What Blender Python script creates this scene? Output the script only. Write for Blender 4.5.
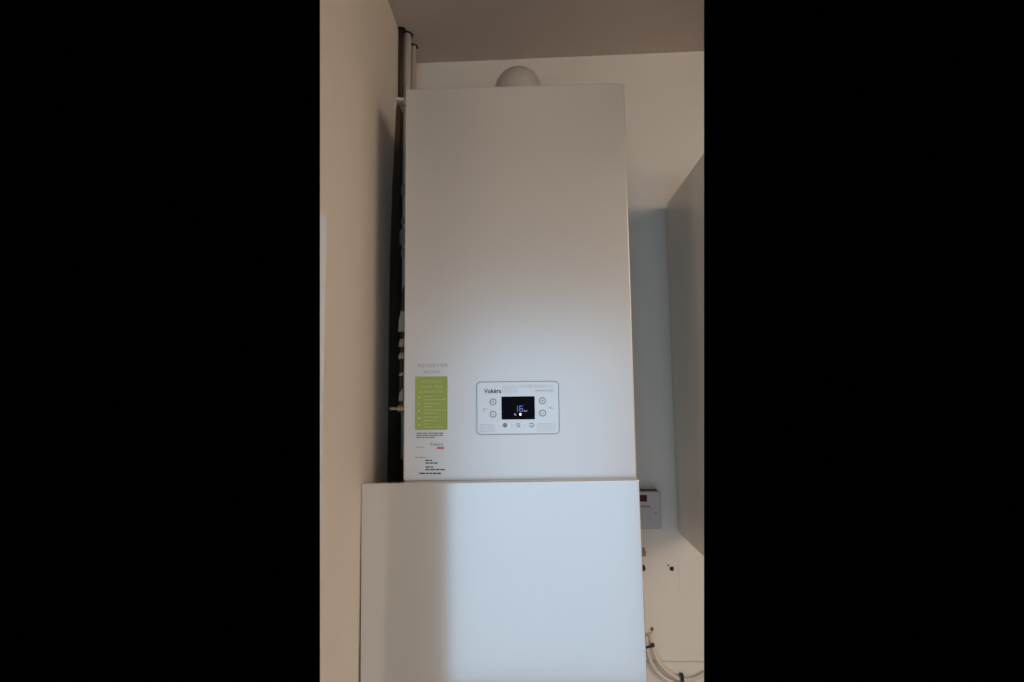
import bpy, bmesh, math, random
from mathutils import Vector, Matrix, Quaternion
random.seed(4)
C = bpy.context.scene.collection
for o in list(bpy.data.objects): bpy.data.objects.remove(o)

# ------------------------------------------------------------------ camera
# X right, Y into the room towards the boiler wall, Z up, metres, floor at 0
ZC = 1.72                       # eye height of the photographer
FPX, YAW, PITCH, ROLL = 550.0, -0.0341, 0.0944, -0.0118
F = Vector((math.sin(YAW)*math.cos(PITCH), math.cos(YAW)*math.cos(PITCH), math.sin(PITCH)))
R0 = Vector((math.cos(YAW), -math.sin(YAW), 0)); U0 = R0.cross(F)
R = math.cos(ROLL)*R0 + math.sin(ROLL)*U0
U = -math.sin(ROLL)*R0 + math.cos(ROLL)*U0
EYE = Vector((0, 0, ZC))
cam = bpy.data.cameras.new('camera'); cam.sensor_width = 36; cam.lens = 36*FPX/1024
cam.clip_start = 0.02
cam_o = bpy.data.objects.new('camera', cam); C.objects.link(cam_o)
m = Matrix((R, U, -F)).transposed().to_4x4(); m.translation = EYE
cam_o.matrix_world = m
bpy.context.scene.camera = cam_o

def ray(px, py): return F*FPX + R*(px-512) - U*(py-341)
def atY(px, py, Y): r = ray(px, py); return EYE + r*(Y/r.y)

# ------------------------------------------------------------------ world, light, exposure
w = bpy.data.worlds.new('World'); bpy.context.scene.world = w; w.use_nodes = True
w.node_tree.nodes['Background'].inputs[0].default_value = (0, 0, 0, 1)
vs = bpy.context.scene.view_settings
vs.view_transform = 'Standard'; vs.look = 'None'; vs.gamma = 1; vs.use_curve_mapping = False
vs.exposure = 0.40
# ceiling of the room and the glazed garden door behind the photographer
HC = ZC + .8813
YB, XL, XR, YR = 1.373, -.3058, 2.75, -1.35
DX0, DX1, DTOP = -.50, .66, 2.12

def area(name, loc, rot, sx, sy, energy, col, spread=180):
    l = bpy.data.lights.new(name, 'AREA'); l.shape = 'RECTANGLE'; l.size = sx; l.size_y = sy
    l.energy = energy; l.color = col; l.spread = math.radians(spread)
    o = bpy.data.objects.new(name, l); C.objects.link(o); o.location = loc; o.rotation_euler = rot
    return o
# daylight through the glazed door: emits towards +Y
area('garden_door_daylight', ((DX0+DX1)/2, YR-.02, DTOP/2+.02), (math.radians(90), 0, 0),
     DX1-DX0, DTOP-.04, 7.0, (.50, .74, 1.0), 130)
area('warm_fill_right', (1.72, -.50, HC-.03), (0, 0, 0), 1.4, 1.3, 13, (1.0, .87, .75))  # added warm fill from the upper right, not a known fitting
area('warm_fill_left', (-1.15, -.35, HC-.03), (0, math.radians(-25), 0),  .7, .8, 12, (1.0, .86, .72))  # added warm fill from the left, stands for no known lamp
# ceiling lamp of the room, behind and right of the photographer
pl = bpy.data.lights.new('ceiling_lamp_light', 'POINT'); pl.energy = 23; pl.color = (1.0, .88, .77); pl.shadow_soft_size = .3
po_ = bpy.data.objects.new('ceiling_lamp_light', pl); C.objects.link(po_); po_.location = (2.20, -.90, HC-.32)

# ------------------------------------------------------------------ materials
def srgb(r, g, b):
    f = lambda c: (c/255/12.92) if c/255 <= .04045 else ((c/255+.055)/1.055)**2.4
    return (f(r), f(g), f(b), 1)
def mat(name, col, rough=.5, metal=0, bump=0, bscale=40, vary=0, coat=0, spec=.5, emit=None, es=1):
    mt = bpy.data.materials.new(name); mt.use_nodes = True
    nt = mt.node_tree; b = nt.nodes['Principled BSDF']
    b.inputs['Base Color'].default_value = col
    b.inputs['Roughness'].default_value = rough; b.inputs['Metallic'].default_value = metal
    b.inputs['Specular IOR Level'].default_value = spec
    b.inputs['Coat Weight'].default_value = coat; b.inputs['Coat Roughness'].default_value = rough; b.inputs['Coat IOR'].default_value = 2.4
    tc = nt.nodes.new('ShaderNodeTexCoord')
    if vary:
        n = nt.nodes.new('ShaderNodeTexNoise'); n.inputs['Scale'].default_value = bscale*.12; n.inputs['Detail'].default_value = 5
        nt.links.new(tc.outputs['Object'], n.inputs['Vector'])
        mx = nt.nodes.new('ShaderNodeMix'); mx.data_type = 'RGBA'
        mx.inputs[6].default_value = tuple(c*(1-vary) for c in col[:3])+(1,)
        mx.inputs[7].default_value = tuple(min(1, c*(1+vary)) for c in col[:3])+(1,)
        nt.links.new(n.outputs['Fac'], mx.inputs[0]); nt.links.new(mx.outputs[2], b.inputs['Base Color'])
    if bump:
        n = nt.nodes.new('ShaderNodeTexNoise'); n.inputs['Scale'].default_value = bscale; n.inputs['Detail'].default_value = 4
        nt.links.new(tc.outputs['Object'], n.inputs['Vector'])
        bp = nt.nodes.new('ShaderNodeBump'); bp.inputs['Strength'].default_value = bump; bp.inputs['Distance'].default_value = .004
        nt.links.new(n.outputs['Fac'], bp.inputs['Height']); nt.links.new(bp.outputs[0], b.inputs['Normal'])
    if emit:
        b.inputs['Emission Color'].default_value = emit; b.inputs['Emission Strength'].default_value = es
    return mt
M = {
 'wall': mat('painted_plaster', (.725, .65, .555, 1), .75, bump=.25, bscale=45, vary=.04),
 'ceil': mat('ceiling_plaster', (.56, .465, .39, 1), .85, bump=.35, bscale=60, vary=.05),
 'floor': mat('floor_vinyl', (.42, .34, .27, 1), .5, vary=.1),
 'boiler': mat('white_enamel', (.57, .51, .435, 1), .28, bump=.03, bscale=12, coat=1, spec=1),
 'case': mat('boiler_casing', (.22, .21, .20, 1), .45),
 'gloss': mat('white_gloss_door', (.55, .495, .42, 1), .11, bump=.02, bscale=5, coat=1, spec=1),
 'board': mat('melamine_board', (.60, .57, .52, 1), .6),
 'cab': mat('satin_white_cabinet', (.78, .735, .65, 1), .3, coat=.5),
 'edge': mat('board_edge', (.40, .34, .28, 1), .7),
 'pipe': mat('painted_pipe', (.62, .56, .47, 1), .45, vary=.05),
 'brown': mat('tarnished_copper', (.055, .032, .02, 1), .6, .4, vary=.3, bscale=100),
 'brass': mat('brass', (.45, .33, .16, 1), .4, .85),
 'plastic': mat('white_plastic', (.44, .385, .36, 1), .45),
 'panel': mat('panel_plastic', (.60, .58, .55, 1), .28, coat=1, spec=1),
 'grey': mat('grey_print', (.20, .20, .215, 1), .6),
 'lgrey': mat('pale_grey_print', (.34, .34, .36, 1), .6),
 'dots': mat('pale_dot_print', (.42, .42, .44, 1), .6),
 'dark': mat('dark_print', (.05, .05, .055, 1), .6),
 'brand': mat('bold_print', (.06, .06, .07, 1), .5),
 'text': mat('sticker_text', (.25, .22, .21, 1), .6),
 'green': mat('green_sticker', (.34, .42, .085, 1), .55),
 'cream': mat('pale_green_print', (.51, .56, .25, 1), .6),
 'red': mat('red_print', (.60, .12, .10, 1), .6),
 'pink': mat('pinkish_ring', (.34, .20, .20, 1), .6),
 'film': mat('clear_sticker_backing', (.60, .57, .55, 1), .42),
 'screen': mat('screen_glass', (.003, .003, .008, 1), .45, spec=.04),
 'blue': mat('display_digits', (.1, .15, .5, 1), .5, emit=(.28, .36, .95, 1), es=.38),
 'white_led': mat('display_lamp', (.5, .5, .6, 1), .5, emit=(.72, .78, 1, 1), es=1.1),
 'dim_led': mat('display_icon', (.3, .3, .4, 1), .5, emit=(.45, .5, .6, 1), es=.5),
 'neon': mat('dark_red_neon', (.06, .005, .008, 1), .4, spec=.15),
 'hole': mat('bare_hole', (.02, .012, .008, 1), .9),
 'rust': mat('brown_plug', (.16, .075, .03, 1), .7),
 'stain': mat('reddish_plaster_patch', (.36, .20, .15, 1), .85, vary=.2, bscale=200),
 'cable': mat('cream_cable', (.66, .56, .45, 1), .45),
 'clip': mat('black_clip', (.012, .01, .01, 1), .5),
 'upvc': mat('white_casing_paint', (.85, .90, .94, 1), .25, coat=.5),
 'screw': mat('steel_screw', (.28, .26, .25, 1), .4, .8),
 'shade': mat('brown_gap_shade', (.10, .065, .04, 1), .9, bump=.4, bscale=80, vary=.2),
 'oldpaint': mat('grimy_fitting', (.36, .31, .24, 1), .6),
 'box_brown': mat('brown_back_box', (.22, .15, .10, 1), .9),
}

# ------------------------------------------------------------------ helpers
# the modelled place stops where the photograph stops showing it
LIM = [(EYE, None), (EYE, None)]
_a, _b = ray(320.0, 0), ray(320.0, 682); NL = _a.cross(_b).normalized()
if NL.dot(ray(512, 341)) < 0: NL = -NL
_a, _b = ray(704.0, 0), ray(704.0, 682); NR = _a.cross(_b).normalized()
if NR.dot(ray(512, 341)) < 0: NR = -NR
def trim_extent(bm, n):
    r = bmesh.ops.bisect_plane(bm, geom=bm.verts[:]+bm.edges[:]+bm.faces[:], plane_co=EYE, plane_no=n, clear_inner=True)
    es = [e for e in bm.edges if e.is_boundary]
    if es: bmesh.ops.holes_fill(bm, edges=es)

def obj(name, bm, material, parent=None, smooth=False, bevel=0, seg=2):
    bmesh.ops.recalc_face_normals(bm, faces=bm.faces[:])
    me = bpy.data.meshes.new(name); bm.to_mesh(me); bm.free()
    me.materials.append(M[material])
    if smooth:
        for p in me.polygons: p.use_smooth = True
    o = bpy.data.objects.new(name, me); C.objects.link(o)
    if parent is not None: o.parent = parent; o.matrix_parent_inverse = parent.matrix_world.inverted() if False else Matrix.Translation(-parent.location)
    if bevel:
        md = o.modifiers.new('bevel', 'BEVEL'); md.width = bevel; md.segments = seg; md.limit_method = 'ANGLE'; md.angle_limit = .7
    return o
def thing(name, loc, label, cat, group=None):
    o = bpy.data.objects.new(name, None); C.objects.link(o); o.location = loc; o.empty_display_size = .05
    o['label'] = label; o['category'] = cat
    if group: o['group'] = group
    return o
def tag(o, label, cat, group=None):
    o['label'] = label; o['category'] = cat
    if group: o['group'] = group
    return o
def struct(name, bm, material, **k):
    o = obj(name, bm, material, **k); o['kind'] = 'structure'; return o
def box(bm, a, b):
    a, b = [min(p, q) for p, q in zip(a, b)], [max(p, q) for p, q in zip(a, b)]
    vs = [bm.verts.new((x, y, z)) for z in (a[2], b[2]) for y in (a[1], b[1]) for x in (a[0], b[0])]
    for f in ((0,1,3,2), (4,6,7,5), (0,4,5,1), (2,3,7,6), (0,2,6,4), (1,5,7,3)): bm.faces.new([vs[i] for i in f])
    return bm
def B(*ab):
    bm = bmesh.new()
    for a, b in ab: box(bm, a, b)
    return bm
def tube(bm, pts, r, n=16, cap=True, radii=None):
    pts = [Vector(p) for p in pts]; rings = []
    d0 = (pts[1]-pts[0]).normalized(); up = Vector((0, 0, 1)) if abs(d0.z) < .9 else Vector((1, 0, 0))
    nrm = d0.cross(up).normalized()
    for i, p in enumerate(pts):
        d = (pts[min(i+1, len(pts)-1)]-pts[max(i-1, 0)]).normalized()
        nrm = (nrm - d*nrm.dot(d)).normalized(); bn = d.cross(nrm)
        rr = radii[i] if radii else r
        rings.append([bm.verts.new(p+(nrm*math.cos(2*math.pi*k/n)+bn*math.sin(2*math.pi*k/n))*rr) for k in range(n)])
    for a, b in zip(rings, rings[1:]):
        for k in range(n): bm.faces.new((a[k], a[(k+1) % n], b[(k+1) % n], b[k]))
    if cap: bm.faces.new(rings[0][::-1]); bm.faces.new(rings[-1])
    return bm
def bez(p, n=14):   # Catmull-Rom through points
    p = [Vector(q) for q in p]; p = [2*p[0]-p[1]]+p+[2*p[-1]-p[-2]]; out = []
    for i in range(1, len(p)-2):
        for k in range(n):
            t = k/n; a, b, c, d = p[i-1:i+3]
            out.append(.5*((2*b)+(c-a)*t+(2*a-5*b+4*c-d)*t*t+(3*b-a-3*c+d)*t**3))
    return out+[p[-2]]
def rrect(x0, x1, z0, z1, r, n=6):
    pts = []
    for cx, cz, a0 in ((x1-r, z1-r, 0), (x0+r, z1-r, 90), (x0+r, z0+r, 180), (x1-r, z0+r, 270)):
        for k in range(n+1):
            a = math.radians(a0+90*k/n); pts.append((cx+r*math.cos(a), cz+r*math.sin(a)))
    return pts
def slab(bm, pts, y0, y1):   # outline in XZ, front at y0, back at y1
    a = [bm.verts.new((x, y0, z)) for x, z in pts]; b = [bm.verts.new((x, y1, z)) for x, z in pts]
    bm.faces.new(a); bm.faces.new(b[::-1]); n = len(pts)
    for k in range(n): bm.faces.new((a[k], b[k], b[(k+1) % n], a[(k+1) % n]))
    return bm
def ring(bm, po, pi, y0, y1):
    n = len(po); A = [[bm.verts.new((x, y, z)) for x, z in p] for p in (po, pi) for y in (y0, y1)]
    of, ob, inf, ib = A
    for k in range(n):
        j = (k+1) % n
        bm.faces.new((of[k], of[j], inf[j], inf[k])); bm.faces.new((ob[k], ib[k], ib[j], ob[j]))
        bm.faces.new((of[k], ob[k], ob[j], of[j])); bm.faces.new((inf[k], inf[j], ib[j], ib[k]))
    return bm
def circ(cx, cz, r, n=24): return [(cx+r*math.cos(2*math.pi*k/n), cz+r*math.sin(2*math.pi*k/n)) for k in range(n)]
def lettering(name, body, x, y, z, size, material, parent, align='LEFT', bold=0, sx=1.0, depth=.00012):
    cu = bpy.data.curves.new(name, 'FONT'); cu.body = body; cu.size = size; cu.extrude = depth; cu.offset = bold
    cu.align_x = align; cu.resolution_u = 3
    t = bpy.data.objects.new('tmp', cu); C.objects.link(t)
    me = bpy.data.meshes.new_from_object(t.evaluated_get(bpy.context.evaluated_depsgraph_get()))
    bpy.data.objects.remove(t); me.name = name
    for v in me.vertices: v.co = Vector((x+v.co.x*sx, y-v.co.z, z+v.co.y))
    me.materials.clear(); me.materials.append(M[material])
    o = bpy.data.objects.new(name, me); C.objects.link(o)
    o.parent = parent; o.matrix_parent_inverse = Matrix.Translation(-parent.location)
    return o

# ------------------------------------------------------------------ the setting
T = .10
bm = B(((XL-T, -.0, 0), (XL, YB+T, HC+.02)))
trim_extent(bm, NL); struct('wall_left', bm, 'wall')
bm = B(((XL-T, YB, 0), (XR, YB+T, HC+.02)))
trim_extent(bm, NR); struct('wall_back', bm, 'wall')
# ceiling: whole room behind the photographer, and the visible strip over the boiler
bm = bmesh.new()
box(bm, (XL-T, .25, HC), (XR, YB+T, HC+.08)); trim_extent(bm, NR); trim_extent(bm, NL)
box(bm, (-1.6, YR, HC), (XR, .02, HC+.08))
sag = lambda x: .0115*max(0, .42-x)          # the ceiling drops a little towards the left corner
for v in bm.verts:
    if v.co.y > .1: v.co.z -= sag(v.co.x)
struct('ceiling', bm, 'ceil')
struct('floor', B(((-1.6, YR, -.06), (XR, YB, 0))), 'floor')
struct('wall_right', B(((XR, YR, 0), (XR+T, YB, HC))), 'wall')
struct('wall_rear', B(((-1.6, YR-T, 0), (DX0, YR, HC)), ((DX1, YR-T, 0), (XR, YR, HC)), ((DX0, YR-T, DTOP), (DX1, YR, HC))), 'wall')
# casing of the opening in the left wall
zt = atY(326, 216, .7929).z
bm = B(((XL-.001, .70, 0), (XL+.0035, .7915, zt)), ((XL-.001, .70, 0), (XL+.006, .7865, zt-.003)))
trim_extent(bm, NL); struct('trim_1', bm, 'upvc')
# boarding with a visible top edge low on the back wall
zl = atY(675, 662.5, YB-.008).z
bm = B(((XL, YB-.007, 0), (XR, YB, zl)))
trim_extent(bm, NR); struct('trim_2', bm, 'wall', bevel=.002)

# ------------------------------------------------------------------ tall cupboard under the boiler (open top)
fx0, fx1, fy, fz = XL+.0006, XL+.4920, .9885, ZC-.1553
tc = thing('tall_cupboard', ((fx0+fx1)/2, 1.1, 0), 'glossy white tall cupboard standing under the boiler, against left wall', 'cupboard')
bm = bmesh.new(); slab(bm, rrect(fx0, fx1, .12, fz, .004), fy, fy+.018)
obj('door', bm, 'gloss', tc, bevel=.0015)
obj('side_panel', B(((fx0+.02, fy+.020, .02), (fx0+.036, YB-.01, fz-.045))), 'board', tc)
obj('side_panel', B(((fx1-.016, fy+.020, .02), (fx1, YB-.01, fz-.045))), 'board', tc)
obj('base_panel', B(((fx0+.037, fy+.020, .12), (fx1-.017, YB-.01, .136))), 'board', tc)
obj('plinth', B(((fx0+.02, fy+.05, 0), (fx1, fy+.066, .118))), 'board', tc)

bpy.context.view_layer.update()
P_ = Vector(((fx0+fx1)/2, 1.1, fz)); Q_ = Matrix.Rotation(-.0085, 4, 'Y')     # it stands a touch out of plumb
tc.location = P_ + Q_.to_3x3() @ (tc.location-P_); tc.rotation_euler = Q_.to_euler()

# ------------------------------------------------------------------ boiler
bx0, bx1, by, bz0, bz1 = -.2354, .1868, 1.0103, ZC-.1582, ZC+.5905
bo = thing('boiler', ((bx0+bx1)/2, 1.2, bz0), 'white wall-mounted boiler with a small display and green sticker', 'boiler')
# front cover: a shallow pan with a soft rounded edge
def pan(bm, x0, x1, z0, z1, y, depth, r, lip):
    prev = None; steps = 5
    for k in range(steps+1):
        a = math.pi/2*k/steps; ins = lip*(1-math.sin(a)); yy = y+lip*(1-math.cos(a))
        pts = rrect(x0+ins, x1-ins, z0+ins, z1-ins, max(r-ins, .0012))
        vs = [bm.verts.new((px, yy, pz)) for px, pz in pts]
        if prev is None: bm.faces.new(vs)
        else:
            n = len(vs)
            for i in range(n): bm.faces.new((prev[i], prev[(i+1) % n], vs[(i+1) % n], vs[i]))
        prev = vs
    n = len(prev); vs = [bm.verts.new((v.co.x, y+depth, v.co.z)) for v in prev]
    for i in range(n): bm.faces.new((prev[i], prev[(i+1) % n], vs[(i+1) % n], vs[i]))
    bm.faces.new(vs[::-1])
bm = bmesh.new(); pan(bm, bx0, bx1, bz0, bz1, by, .035, .005, .0028)
fc = obj('front_cover', bm, 'boiler', bo)
for p in fc.data.polygons: p.use_smooth = abs(p.normal.y) < .98
obj('casing', B(((bx0+.006, by+.0352, bz0+.006), (bx1-.006, YB-.004, bz1-.008))), 'case', bo, bevel=.004)
obj('top_plate', B(((bx0+.012, by+.04, bz1-.0079), (bx1-.012, YB-.012, bz1-.004))), 'case', bo)

# control panel
def fp(px, py): q = atY(px, py, by); return q.x, q.z
c0 = fp(477, 434.5); c1 = fp(558.5, 381)
px0, pz0, px1, pz1 = c0[0], c0[1], c1[0], c1[1]
cx, cz = (px0+px1)/2, (pz0+pz1)/2; W, H = px1-px0, pz1-pz0
def U_(u, v): return px0+u*W, pz1-v*H       # u right, v down in panel fractions
yp = by-.0016
bm = bmesh.new(); slab(bm, rrect(px0, px1, pz0, pz1, .008), yp, by+.001)
cp = obj('control_panel', bm, 'panel', bo); cp['label'] = 'pale control panel with dotted pattern, screen and buttons'
bm = bmesh.new(); ring(bm, rrect(px0-.0004, px1+.0004, pz0-.0004, pz1+.0004, .0084), rrect(px0+.0009, px1-.0009, pz0+.0009, pz1-.0009, .0071), yp-.0005, by+.0005)
obj('border', bm, 'lgrey', cp)
s0, s1 = U_(.302, .722), U_(.706, .285)
bm = bmesh.new(); slab(bm, rrect(s0[0], s1[0], s0[1], s1[1], .001), yp-.0006, yp+.0002)
sc = obj('screen', bm, 'screen', cp)
# seven segment digits
def seg7(bm, x, z, w_, h, segs, t, y):
    mid = z+h/2
    S = {'a': ((x, z+h-t), (x+w_, z+h)), 'g': ((x, mid-t/2), (x+w_, mid+t/2)), 'd': ((x, z), (x+w_, z+t)),
         'f': ((x, mid), (x+t, z+h)), 'e': ((x, z), (x+t, mid)), 'b': ((x+w_-t, mid), (x+w_, z+h)), 'c': ((x+w_-t, z), (x+w_, mid))}
    for s in segs:
        (a, b), (c, d) = S[s]; g = .0001*s.isalpha()
        box(bm, (a+g, y, b+g), (c-g, y+.0002, d-g))
bm = bmesh.new(); q = U_(.497, .575)
seg7(bm, q[0]-.0035, q[1], .0040, .0108, 'bc', .0011, yp-.0010)
seg7(bm, q[0]+.0035, q[1], .0062, .0108, 'acdefg', .0011, yp-.0010)
def cpart(name, bm, m_, par=cp, **k): return obj(name, bm, m_, par, **k)
lettering('unit_text', 'bar', q[0]+.0115, yp-.0010, q[1], .0048, 'dim_led', cp)
cpart('digits', bm, 'blue')['label'] = 'blue glowing number on the screen'
q = U_(.530, .625); bm = bmesh.new(); slab(bm, rrect(q[0]-.0018, q[0]+.0018, q[1]-.0022, q[1]+.0022, .0008), yp-.0010, yp-.0007); cpart('indicator', bm, 'white_led')
q = U_(.465, .625); bm = bmesh.new(); ring(bm, circ(q[0], q[1], .0016, 12), circ(q[0], q[1], .0008, 12), yp-.001, yp-.0007); box(bm, (q[0]+.0008, yp-.001, q[1]-.002), (q[0]+.0022, yp-.0007, q[1]-.001)); cpart('indicator', bm, 'dim_led')
# buttons
def button(u, v, sign, rm):
    x, z = U_(u, v); r = .0061
    bm = bmesh.new(); slab(bm, circ(x, z, r*.95), yp-.0009, yp); b = cpart('button', bm, 'panel')
    bm = bmesh.new(); ring(bm, circ(x, z, r), circ(x, z, r*.76), yp-.0013, yp)
    box(bm, (x-.002, yp-.0013, z-.0005), (x+.002, yp-.0008, z+.0005))
    if sign == '+': box(bm, (x-.0006, yp-.0012, z-.002), (x+.0006, yp-.0008, z+.002))
    obj('ring', bm, rm, cp)
button(.200, .385, '+', 'pink'); button(.200, .618, '-', 'grey')
button(.800, .372, '+', 'pink'); button(.800, .605, '-', 'grey')
# three small round keys along the bottom
for u, kind in ((.342, 0), (.502, 1), (.664, 2)):
    x, z = U_(u, .83); bm = bmesh.new()
    if kind == 0:
        ring(bm, circ(x, z, .0040, 16), circ(x, z, .0026, 16), yp-.0008, yp)
        box(bm, (x-.0013, yp-.0008, z-.0020), (x+.0013, yp-.0002, z+.0020)); box(bm, (x-.0040, yp-.0007, z-.0004), (x+.0040, yp-.0001, z+.0004))
    elif kind == 1:
        for dz in (-.0028, 0, .0028): box(bm, (x-.0030, yp-.0008, z+dz-.0004), (x+.0034, yp, z+dz+.0004))
        box(bm, (x+.0028, yp-.0007, z-.003), (x+.0036, yp-.0001, z)); box(bm, (x-.0034, yp-.0007, z+.0004), (x-.0026, yp-.0001, z+.003))
    else:
        po, pi_ = circ(x, z, .0042, 20), circ(x, z, .0029, 20)
        for k in list(range(2, 9))+list(range(11, 19)):
            slab(bm, [po[k], po[(k+1) % 20], pi_[(k+1) % 20], pi_[k]], yp-.0008, yp)
        slab(bm, [(x+.0052, z+.0008), (x+.0020, z+.0008), (x+.0036, z-.0020)], yp-.0008, yp)
    cpart('key_symbol', bm, 'grey')
for u in (.425, .583): x, z = U_(u, .85); cpart('divider', B(((x-.0002, yp-.0004, z-.004), (x+.0002, yp, z+.004))), 'lgrey')
# tap and radiator outline symbols
bm = bmesh.new(); x, z = U_(.10, .52); box(bm, (x-.003, yp-.0004, z), (x+.005, yp, z+.0008)); box(bm, (x-.003, yp-.0004, z-.005), (x-.0022, yp, z)); cpart('tap_symbol', bm, 'lgrey')
bm = bmesh.new(); x, z = U_(.905, .50)
for k in range(3): ring(bm, circ(x-.0025+k*.0024, z-.001*k, .0016, 10), circ(x-.0025+k*.0024, z-.001*k, .0011, 10), yp-.0004, yp)
cpart('radiator_symbol', bm, 'lgrey')
# dot patterns
def dots(u0, u1, v0, v1):
    bm = bmesh.new(); a, b = U_(u0, v1), U_(u1, v0); nx = int((b[0]-a[0])/.0031); nz = int((b[1]-a[1])/.0031)
    for i in range(nx+1):
        for k in range(nz+1): x, z = a[0]+i*.0031, a[1]+k*.0031; box(bm, (x-.0006, yp-.0003, z-.0006), (x+.0006, yp, z+.0006))
    cpart('dot_pattern', bm, 'dots')
dots(.32, .50, .07, .22); dots(.53, .66, .05, .11); dots(.64, .93, .06, .11); dots(.04, .21, .80, .94); dots(.74, .95, .79, .94); dots(.90, .95, .16, .2)
x, z = U_(.092, .215); lettering('brand_lettering', 'Vokèra', x, yp-.0002, z, .0112, 'brand', cp, bold=.00028, sx=.95)
x, z = U_(.925, .195); lettering('model_lettering', 'EASI-HEAT PLUS', x, yp-.0002, z, .0044, 'lgrey', cp, align='RIGHT')

# sticker, lower left of the cover
s0 = fp(413.5, 477); s1 = fp(450, 361)
ys = by-.0004
bm = bmesh.new(); slab(bm, rrect(s0[0], s1[0], s0[1], s1[1], .001), ys, by+.0005)
sk = obj('sticker', bm, 'boiler', bo); sk['label'] = 'registration sticker with a green text block'
xa, za = fp(433, 367.2); lettering('title_lettering', 'REGISTER', xa, ys-.0002, za, .0092, 'lgrey', sk, align='CENTER', sx=1.45)
xa, za = fp(432, 373.6); lettering('title_lettering', 'NOW', xa, ys-.0002, za, .0092, 'lgrey', sk, align='CENTER', sx=1.3)
g0 = fp(415, 430); g1 = fp(447.5, 376.3)
sk2 = obj('green_block', B(((g0[0], ys-.0004, g0[1]), (g1[0], ys, g1[1]))), 'green', sk)
for i, (t, yy) in enumerate((('ACTIVATE', 383.2), ('YOUR FREE', 388.2), ('GUARANTEE', 393.0))):
    xa, za = fp(431.5, yy); lettering('green_lettering', t, xa, ys-.0006, za, .0082, 'cream', sk, align='CENTER', sx=1.02)
def bars(rows, x0p, hpx, m_, nm, y=ys-.0003):
    bm = bmesh.new()
    for yy, x1p in rows:
        x = x0p
        while x < x1p-1:
            wd = min(random.uniform(2.5, 6), x1p-x); a = fp(x, yy+hpx/2); b = fp(x+wd, yy-hpx/2)
            box(bm, (a[0], y, a[1]), (b[0], y+.0002, b[1])); x += wd+.8
    obj(nm, bm, m_, sk)
bars([(396.5, 432), (399.5, 446), (403.5, 440), (406.6, 434), (410, 446), (413, 438), (417, 441), (420.5, 436), (424, 430), (427, 444)], 424, .9, 'cream', 'text_lines', ys-.0006)
bm = bmesh.new()
for yy in (397.5, 404, 411, 418, 425): a = fp(419, yy); slab(bm, circ(a[0], a[1], .0022, 10), ys-.0006, ys-.0004)
obj('bullets', bm, 'cream', sk)
bars([(433.2, 444), (435.3, 443), (437.4, 436)], 416.5, 1.2, 'text', 'text_lines')
bars([(447.3, 424)], 416, .9, 'lgrey', 'text_lines')
xa, za = fp(436.5, 445.8); lettering('brand_lettering', 'Vokèra', xa, ys-.0002, za, .0092, 'pink', sk, align='CENTER', sx=.9)
a = fp(437, 449); b = fp(444, 446.9); bm = B(((a[0], ys-.0003, a[1]), (b[0], ys-.0001, b[1]))); obj('red_line', bm, 'red', sk)
bars([(457.3, 426)], 415, .8, 'text', 'text_lines')
bars([(460.4, 432), (463, 438), (467, 433), (469.6, 445)], 425.5, 1.3, 'dark', 'text_lines')
bars([(473.3, 441)], 419.5, 1.5, 'dark', 'text_lines')

# ------------------------------------------------------------------ flue
fl = atY(518.3, 86, 1.21); fx = fl.x; r = .0550; yc = 1.19
bm = bmesh.new(); R_ = .034
zb = bz1-.003; ztop = atY(518, 63.6, yc).z; zs = ztop-r-R_*0
pts = [(fx, yc, zb), (fx, yc, zs-R_*.98)]
for k in range(1, 9):
    a = math.pi/2*k/8; pts.append((fx, yc+R_*(1-math.cos(a)), zs-R_+R_*math.sin(a)))
pts.append((fx, YB-.0005, zs))
fe = thing('flue_elbow', (fx, yc, zb), 'white round flue elbow on top of the boiler, entering the back wall', 'flue')
tube(bm, pts, r, 40); obj('pipe', bm, 'boiler', fe, smooth=True)
bm = bmesh.new(); tube(bm, [(fx, yc, zb+.0005), (fx, yc, zb+.012)], r+.004, 40); obj('collar', bm, 'boiler', fe)
bm = bmesh.new(); tube(bm, [(fx, YB-.012, zs), (fx, YB-.0005, zs)], r+.009, 40); obj('wall_collar', bm, 'boiler', fe)

# ------------------------------------------------------------------ pipes in the left corner
def riser(px, py, rad, label, name, m_, zlow, Y=None):
    rr = ray(px, py); hc = HC-sag(-.29); P = EYE+rr*((hc-ZC)/rr.z)
    x = max(P.x, XL+rad+.0008)
    root = thing(name, (x, P.y, zlow), label, 'pipe')
    bm = bmesh.new(); tube(bm, [(x, P.y, zlow), (x, P.y, hc)], rad, 20); obj('tube', bm, m_, root, smooth=True)
    # broken hole where it goes through the ceiling
    bm = bmesh.new(); n = 22; c = bm.verts.new((x, P.y, hc-.0012)); vs = []
    for k in range(n):
        a = 2*math.pi*k/n; q = rad+random.uniform(.0035, .0065); vs.append(bm.verts.new((max(x+q*math.cos(a), XL+.0003), P.y+q*math.sin(a), hc-.0012)))
    for k in range(n): bm.faces.new((c, vs[k], vs[(k+1) % n]))
    h = obj('hole_rim', bm, 'hole', root); sm = h.modifiers.new('s', 'SOLIDIFY'); sm.thickness = .001
    h['label'] = 'dark ragged hole in the ceiling'
    return root, x, P.y
root1, x1, y1 = riser(407.4, 34.3, .0092, 'white painted riser pipe in the left corner, the thicker one', 'riser_pipe', 'pipe', fz+.01)
root2, x2, y2 = riser(413.4, 46, .0072, 'white painted riser pipe, thinner and behind the thick one', 'riser_pipe', 'pipe', fz+.01)
root3, x3, y3 = riser(399.9, 28.8, .0056, 'thin dark brown pipe against the left wall', 'riser_pipe', 'brown', atY(404, 108, 1.25).z)
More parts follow.
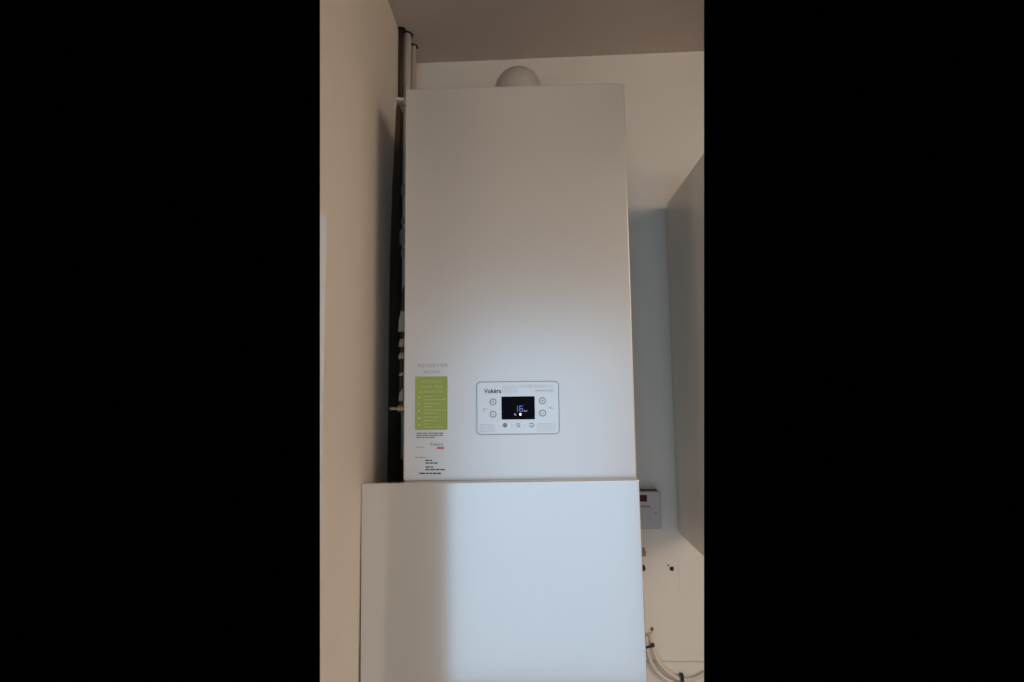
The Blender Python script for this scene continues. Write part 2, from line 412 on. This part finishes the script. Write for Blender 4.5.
def fit_on(root, x, y, pts, m_, name):
    for za, zb_, rr in pts:
        bm = bmesh.new(); h = zb_-za
        tube(bm, [(x, y, za), (x, y, za+h*.15), (x, y, zb_-h*.15), (x, y, zb_)], rr, 16, radii=[rr*.85, rr, rr, rr*.85]); obj(name, bm, m_, root)
def zat(py, Y): return atY(404, py, Y).z
fit_on(root1, x1, y1, [(zat(196, y1), zat(186, y1), .0125), (zat(246, y1), zat(230, y1), .0155), (zat(225, y1), zat(219, y1), .012), (zat(258, y1), zat(249, y1), .012)], 'oldpaint', 'coupling')
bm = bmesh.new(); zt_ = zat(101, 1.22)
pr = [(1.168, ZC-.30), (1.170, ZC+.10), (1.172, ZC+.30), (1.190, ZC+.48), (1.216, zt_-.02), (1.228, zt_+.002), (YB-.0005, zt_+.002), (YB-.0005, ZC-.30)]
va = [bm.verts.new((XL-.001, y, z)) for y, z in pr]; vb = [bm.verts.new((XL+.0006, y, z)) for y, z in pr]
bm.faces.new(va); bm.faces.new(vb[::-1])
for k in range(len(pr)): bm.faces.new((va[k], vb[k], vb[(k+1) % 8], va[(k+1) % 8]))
tag(obj('gap_shade', bm, 'shade'), 'dark brown sheet standing in for shade on the left wall in the gap beside the boiler', 'shade patch')  # thin sheet whose brown colour paints shade into the boiler gap
# white saddle clip
zc_ = zat(102.5, y3)
ck = thing('pipe_clip', (x3, y3, zc_), 'white plastic pipe clip on the left wall just above the boiler corner', 'clip')
bm = bmesh.new(); tube(bm, [(x3, y3, zc_-.0045), (x3, y3, zc_+.0045)], .0085, 16); obj('ring', bm, 'pipe', ck, smooth=False)
obj('saddle', B(((x3, y3-.016, zc_-.004), (x3+.011, y3+.03, zc_+.004))), 'pipe', ck, bevel=.001)
obj('stud', B(((XL, y3-.018, zc_-.004), (x3+.002, y3-.004, zc_+.004))), 'pipe', ck, bevel=.001)
# filling loop beside the boiler: braided hose with nuts and a brass valve
vy = 1.10; vx = -.262
zv = atY(398, 408, vy).z
fh = thing('filling_hose', (vx, vy, zv), 'thin metal hose with a brass valve in the gap left of the boiler', 'hose')
hp = [atY(401, 408, vy), atY(401.2, 380, vy), atY(402, 350, vy), atY(403, 315, vy), atY(404.6, 290, vy), (-.244, 1.14, zat(270, 1.1))]
bm = bmesh.new(); tube(bm, bez(hp), .0042, 12); obj('hose', bm, 'brown', fh, smooth=True)
for pa, pb, rr in ((332, 310, .0085), (347, 338, .0075), (359, 352, .008), (376, 372, .0065), (401, 388, .006)):
    a = atY(402-(pa-310)*.012+.6, pa, vy); b = atY(402-(pb-310)*.012+.9, pb, vy); bm = bmesh.new()
    tube(bm, [a, a.lerp(b, .6), b], rr, 12, radii=[rr, rr*.9, rr*.45]); obj('nut', bm, 'oldpaint', fh)
v0 = atY(398, 408.5, vy); v1 = atY(404.5, 408.5, vy)
bm = bmesh.new(); tube(bm, [v0, v1], .0075, 12); bv = obj('valve_body', bm, 'brass', fh)
bm = bmesh.new(); a = atY(390, 408.5, vy); tube(bm, [a, a.lerp(v0, .3), v0], .003, 10, radii=[.004, .0045, .0028]); obj('valve_handle', bm, 'brass', fh)

# ------------------------------------------------------------------ wall cabinet on the right
CX = .3462; ct = ZC+.4658; cb = ZC-.3362; cyf = YB-.32
wc = thing('wall_cabinet', (CX, 1.2, cb), 'white kitchen wall cabinet fixed right of the boiler, side panel visible', 'cabinet')
def cpt(name, bm, m_):
    trim_extent(bm, NR); return obj(name, bm, m_, wc)
cpt('end_panel', B(((CX, cyf, cb), (CX+.018, YB-.0205, ct))), 'cab')
cpt('carcass_side', B(((CX+.0012, YB-.0185, cb+.001), (CX+.018, YB-.0045, ct-.010))), 'cab')
cpt('top_board', B(((CX+.0181, cyf, ct-.018), (CX+.30, YB-.002, ct-.002))), 'board')
cpt('bottom_board', B(((CX+.0181, cyf, cb+.001), (CX+.30, YB-.002, cb+.017))), 'board')
cpt('back_board', B(((CX+.0181, YB-.012, cb+.0175), (CX+.30, YB-.004, ct-.0185))), 'board')

# ------------------------------------------------------------------ fused spur unit on the back wall
def bp(px, py, Y=YB): q = atY(px, py, Y); return q.x, q.z
yf = YB-.042
r1 = bp(660.5, 491.5, yf); xs1 = r1[0]; zs1 = r1[1]; xs0 = xs1-.086; zs0 = zs1-.086
su = thing('fused_switch', ((xs0+xs1)/2, YB, zs0), 'white fused switch with dark red lamp on the wall beside the cupboard', 'switch')
obj('back_box', B(((xs0+.001, yf+.0085, zs0+.001), (xs1-.001, YB-.0005, zs1-.001))), 'box_brown', su, bevel=.002)  # whole box in one even brown, its top edge shows
bm = bmesh.new(); pan(bm, xs0, xs1, zs0, zs1, yf, .008, .004, .002); fpx = obj('faceplate', bm, 'plastic', su)
a = bp(647, 501.5, yf); b = bp(636, 495, yf); obj('lamp', B(((b[0], yf-.001, a[1]), (a[0], yf+.001, b[1]))), 'neon', su)['label'] = 'dark red indicator lamp'
a = bp(650, 507, yf); b = bp(634, 505.7, yf); obj('rocker_edge', B(((b[0], yf-.0015, a[1]), (a[0], yf+.001, b[1]))), 'text', su)
a = bp(651.5, 519.5, yf); b = bp(641.5, 507.8, yf); bm = bmesh.new(); ring(bm, rrect(b[0], a[0], a[1], b[1], .001), rrect(b[0]+.0009, a[0]-.0009, a[1]+.0009, b[1]-.0009, .0008), yf-.0008, yf+.0005)
obj('fuse_carrier', bm, 'lgrey', su)
a = bp(655.6, 513.2, yf); bm = bmesh.new(); tube(bm, [(a[0], yf-.0012, a[1]), (a[0], yf+.001, a[1])], .0036, 14); s_ = obj('screw', bm, 'screw', su)
obj('screw_slot', B(((a[0]-.003, yf-.0015, a[1]-.0006), (a[0]+.003, yf-.0011, a[1]+.0006))), 'dark', su)

# ------------------------------------------------------------------ marks, plugs, cables on the back wall
def blob(bm, px, py, rx, rz, y=YB, t=.0012, n=16, jit=.15):
    x, z = bp(px, py); pts = [(x+rx*math.cos(2*math.pi*k/n)*(1+random.uniform(-jit, jit)), z+rz*math.sin(2*math.pi*k/n)*(1+random.uniform(-jit, jit))) for k in range(n)]
    slab(bm, pts, y-t, y+.002)
def mark(name, px, py, rx, rz, m_, label, cat, **k):
    bm = bmesh.new(); blob(bm, px, py, rx, rz, **k); tag(obj(name, bm, m_), label, cat)
mark('wall_plug', 671.8, 568.6, .0050, .0050, 'hole', 'black round hole in the back wall below the wall cabinet', 'hole')
mark('wall_plug', 668.2, 565.4, .0023, .0019, 'rust', 'tiny brown speck just up and left of the black hole', 'hole')
mark('wall_plug', 643.6, 568, .0042, .0070, 'hole', 'dark hole at the cupboard edge, level with the black round hole', 'hole')
mark('plaster_scar', 643.6, 552, .0050, .0115, 'stain', 'reddish broken plaster patch below the fused switch, at cupboard edge', 'patch', jit=.4)
mark('wall_plug', 652.0, 629, .0035, .0046, 'rust', 'brown wall plug right above the black cable clip', 'hole')
# outline left by a removed switch box
def outline():
    bm = bmesh.new()
    a, b = bp(646, 590), bp(679, 556)
    for (x0, z0, x1, z1) in ((a[0], a[1], b[0], a[1]+.0012), (b[0]-.0012, a[1], b[0], b[1]), (a[0]+.03, b[1]-.001, b[0], b[1])):
        box(bm, (x0, YB-.0006, z0), (x1, YB+.001, z1))
    tag(obj('paint_ridge', bm, 'wall'), 'faint square paint ridge around the hole left by a removed box', 'mark')
outline()
# twin cables
yc_ = YB-.013
def cable(pix, rad, label):
    pts = [atY(a, b, yc_) for a, b in pix]; bm = bmesh.new(); tube(bm, bez(pts), rad, 12); trim_extent(bm, NR)
    tag(obj('cable', bm, 'cable', smooth=True), label, 'cable')
cable([(650.5, 633), (651, 640), (653.5, 650), (658, 661), (667, 671), (679, 678.5), (690, 679.5), (700, 676), (712, 668)], .0048, 'cream cable curving from black clip to the right, the upper one of two')
cable([(646.3, 636), (646.6, 643), (648.3, 654), (653, 666), (662, 676), (676, 684.5), (690, 690), (710, 694)], .0048, 'cream cable curving down from black clip, the lower one of two')
cl = thing('cable_clip', atY(651, 647, yc_), 'black cable clip holding two cream cables, beside cupboard', 'clip')
bm = bmesh.new(); a = atY(644, 648, yc_-.007); b = atY(654, 645.8, yc_-.007); tube(bm, [a, b], .0026, 10); obj('strap', bm, 'clip', cl)
bm = bmesh.new(); a = atY(652.8, 645.5, yc_-.009); tube(bm, [a, (a.x, YB-.0005, a.z)], .0046, 14); obj('nail_head', bm, 'clip', cl)
cl2 = thing('cable_clip', atY(682, 678, yc_), 'black cable clip at the lowest bend of the cream cables', 'clip')
a = atY(682.4, 679.5, yc_-.007)
obj('strap', B(((a.x-.004, yc_-.0075, a.z-.012), (a.x+.004, yc_-.0050, a.z+.009))), 'clip', cl2, bevel=.001)
obj('nail_head', B(((a.x-.004, yc_-.0050, a.z+.0063), (a.x+.004, YB-.0005, a.z+.009))), 'clip', cl2)
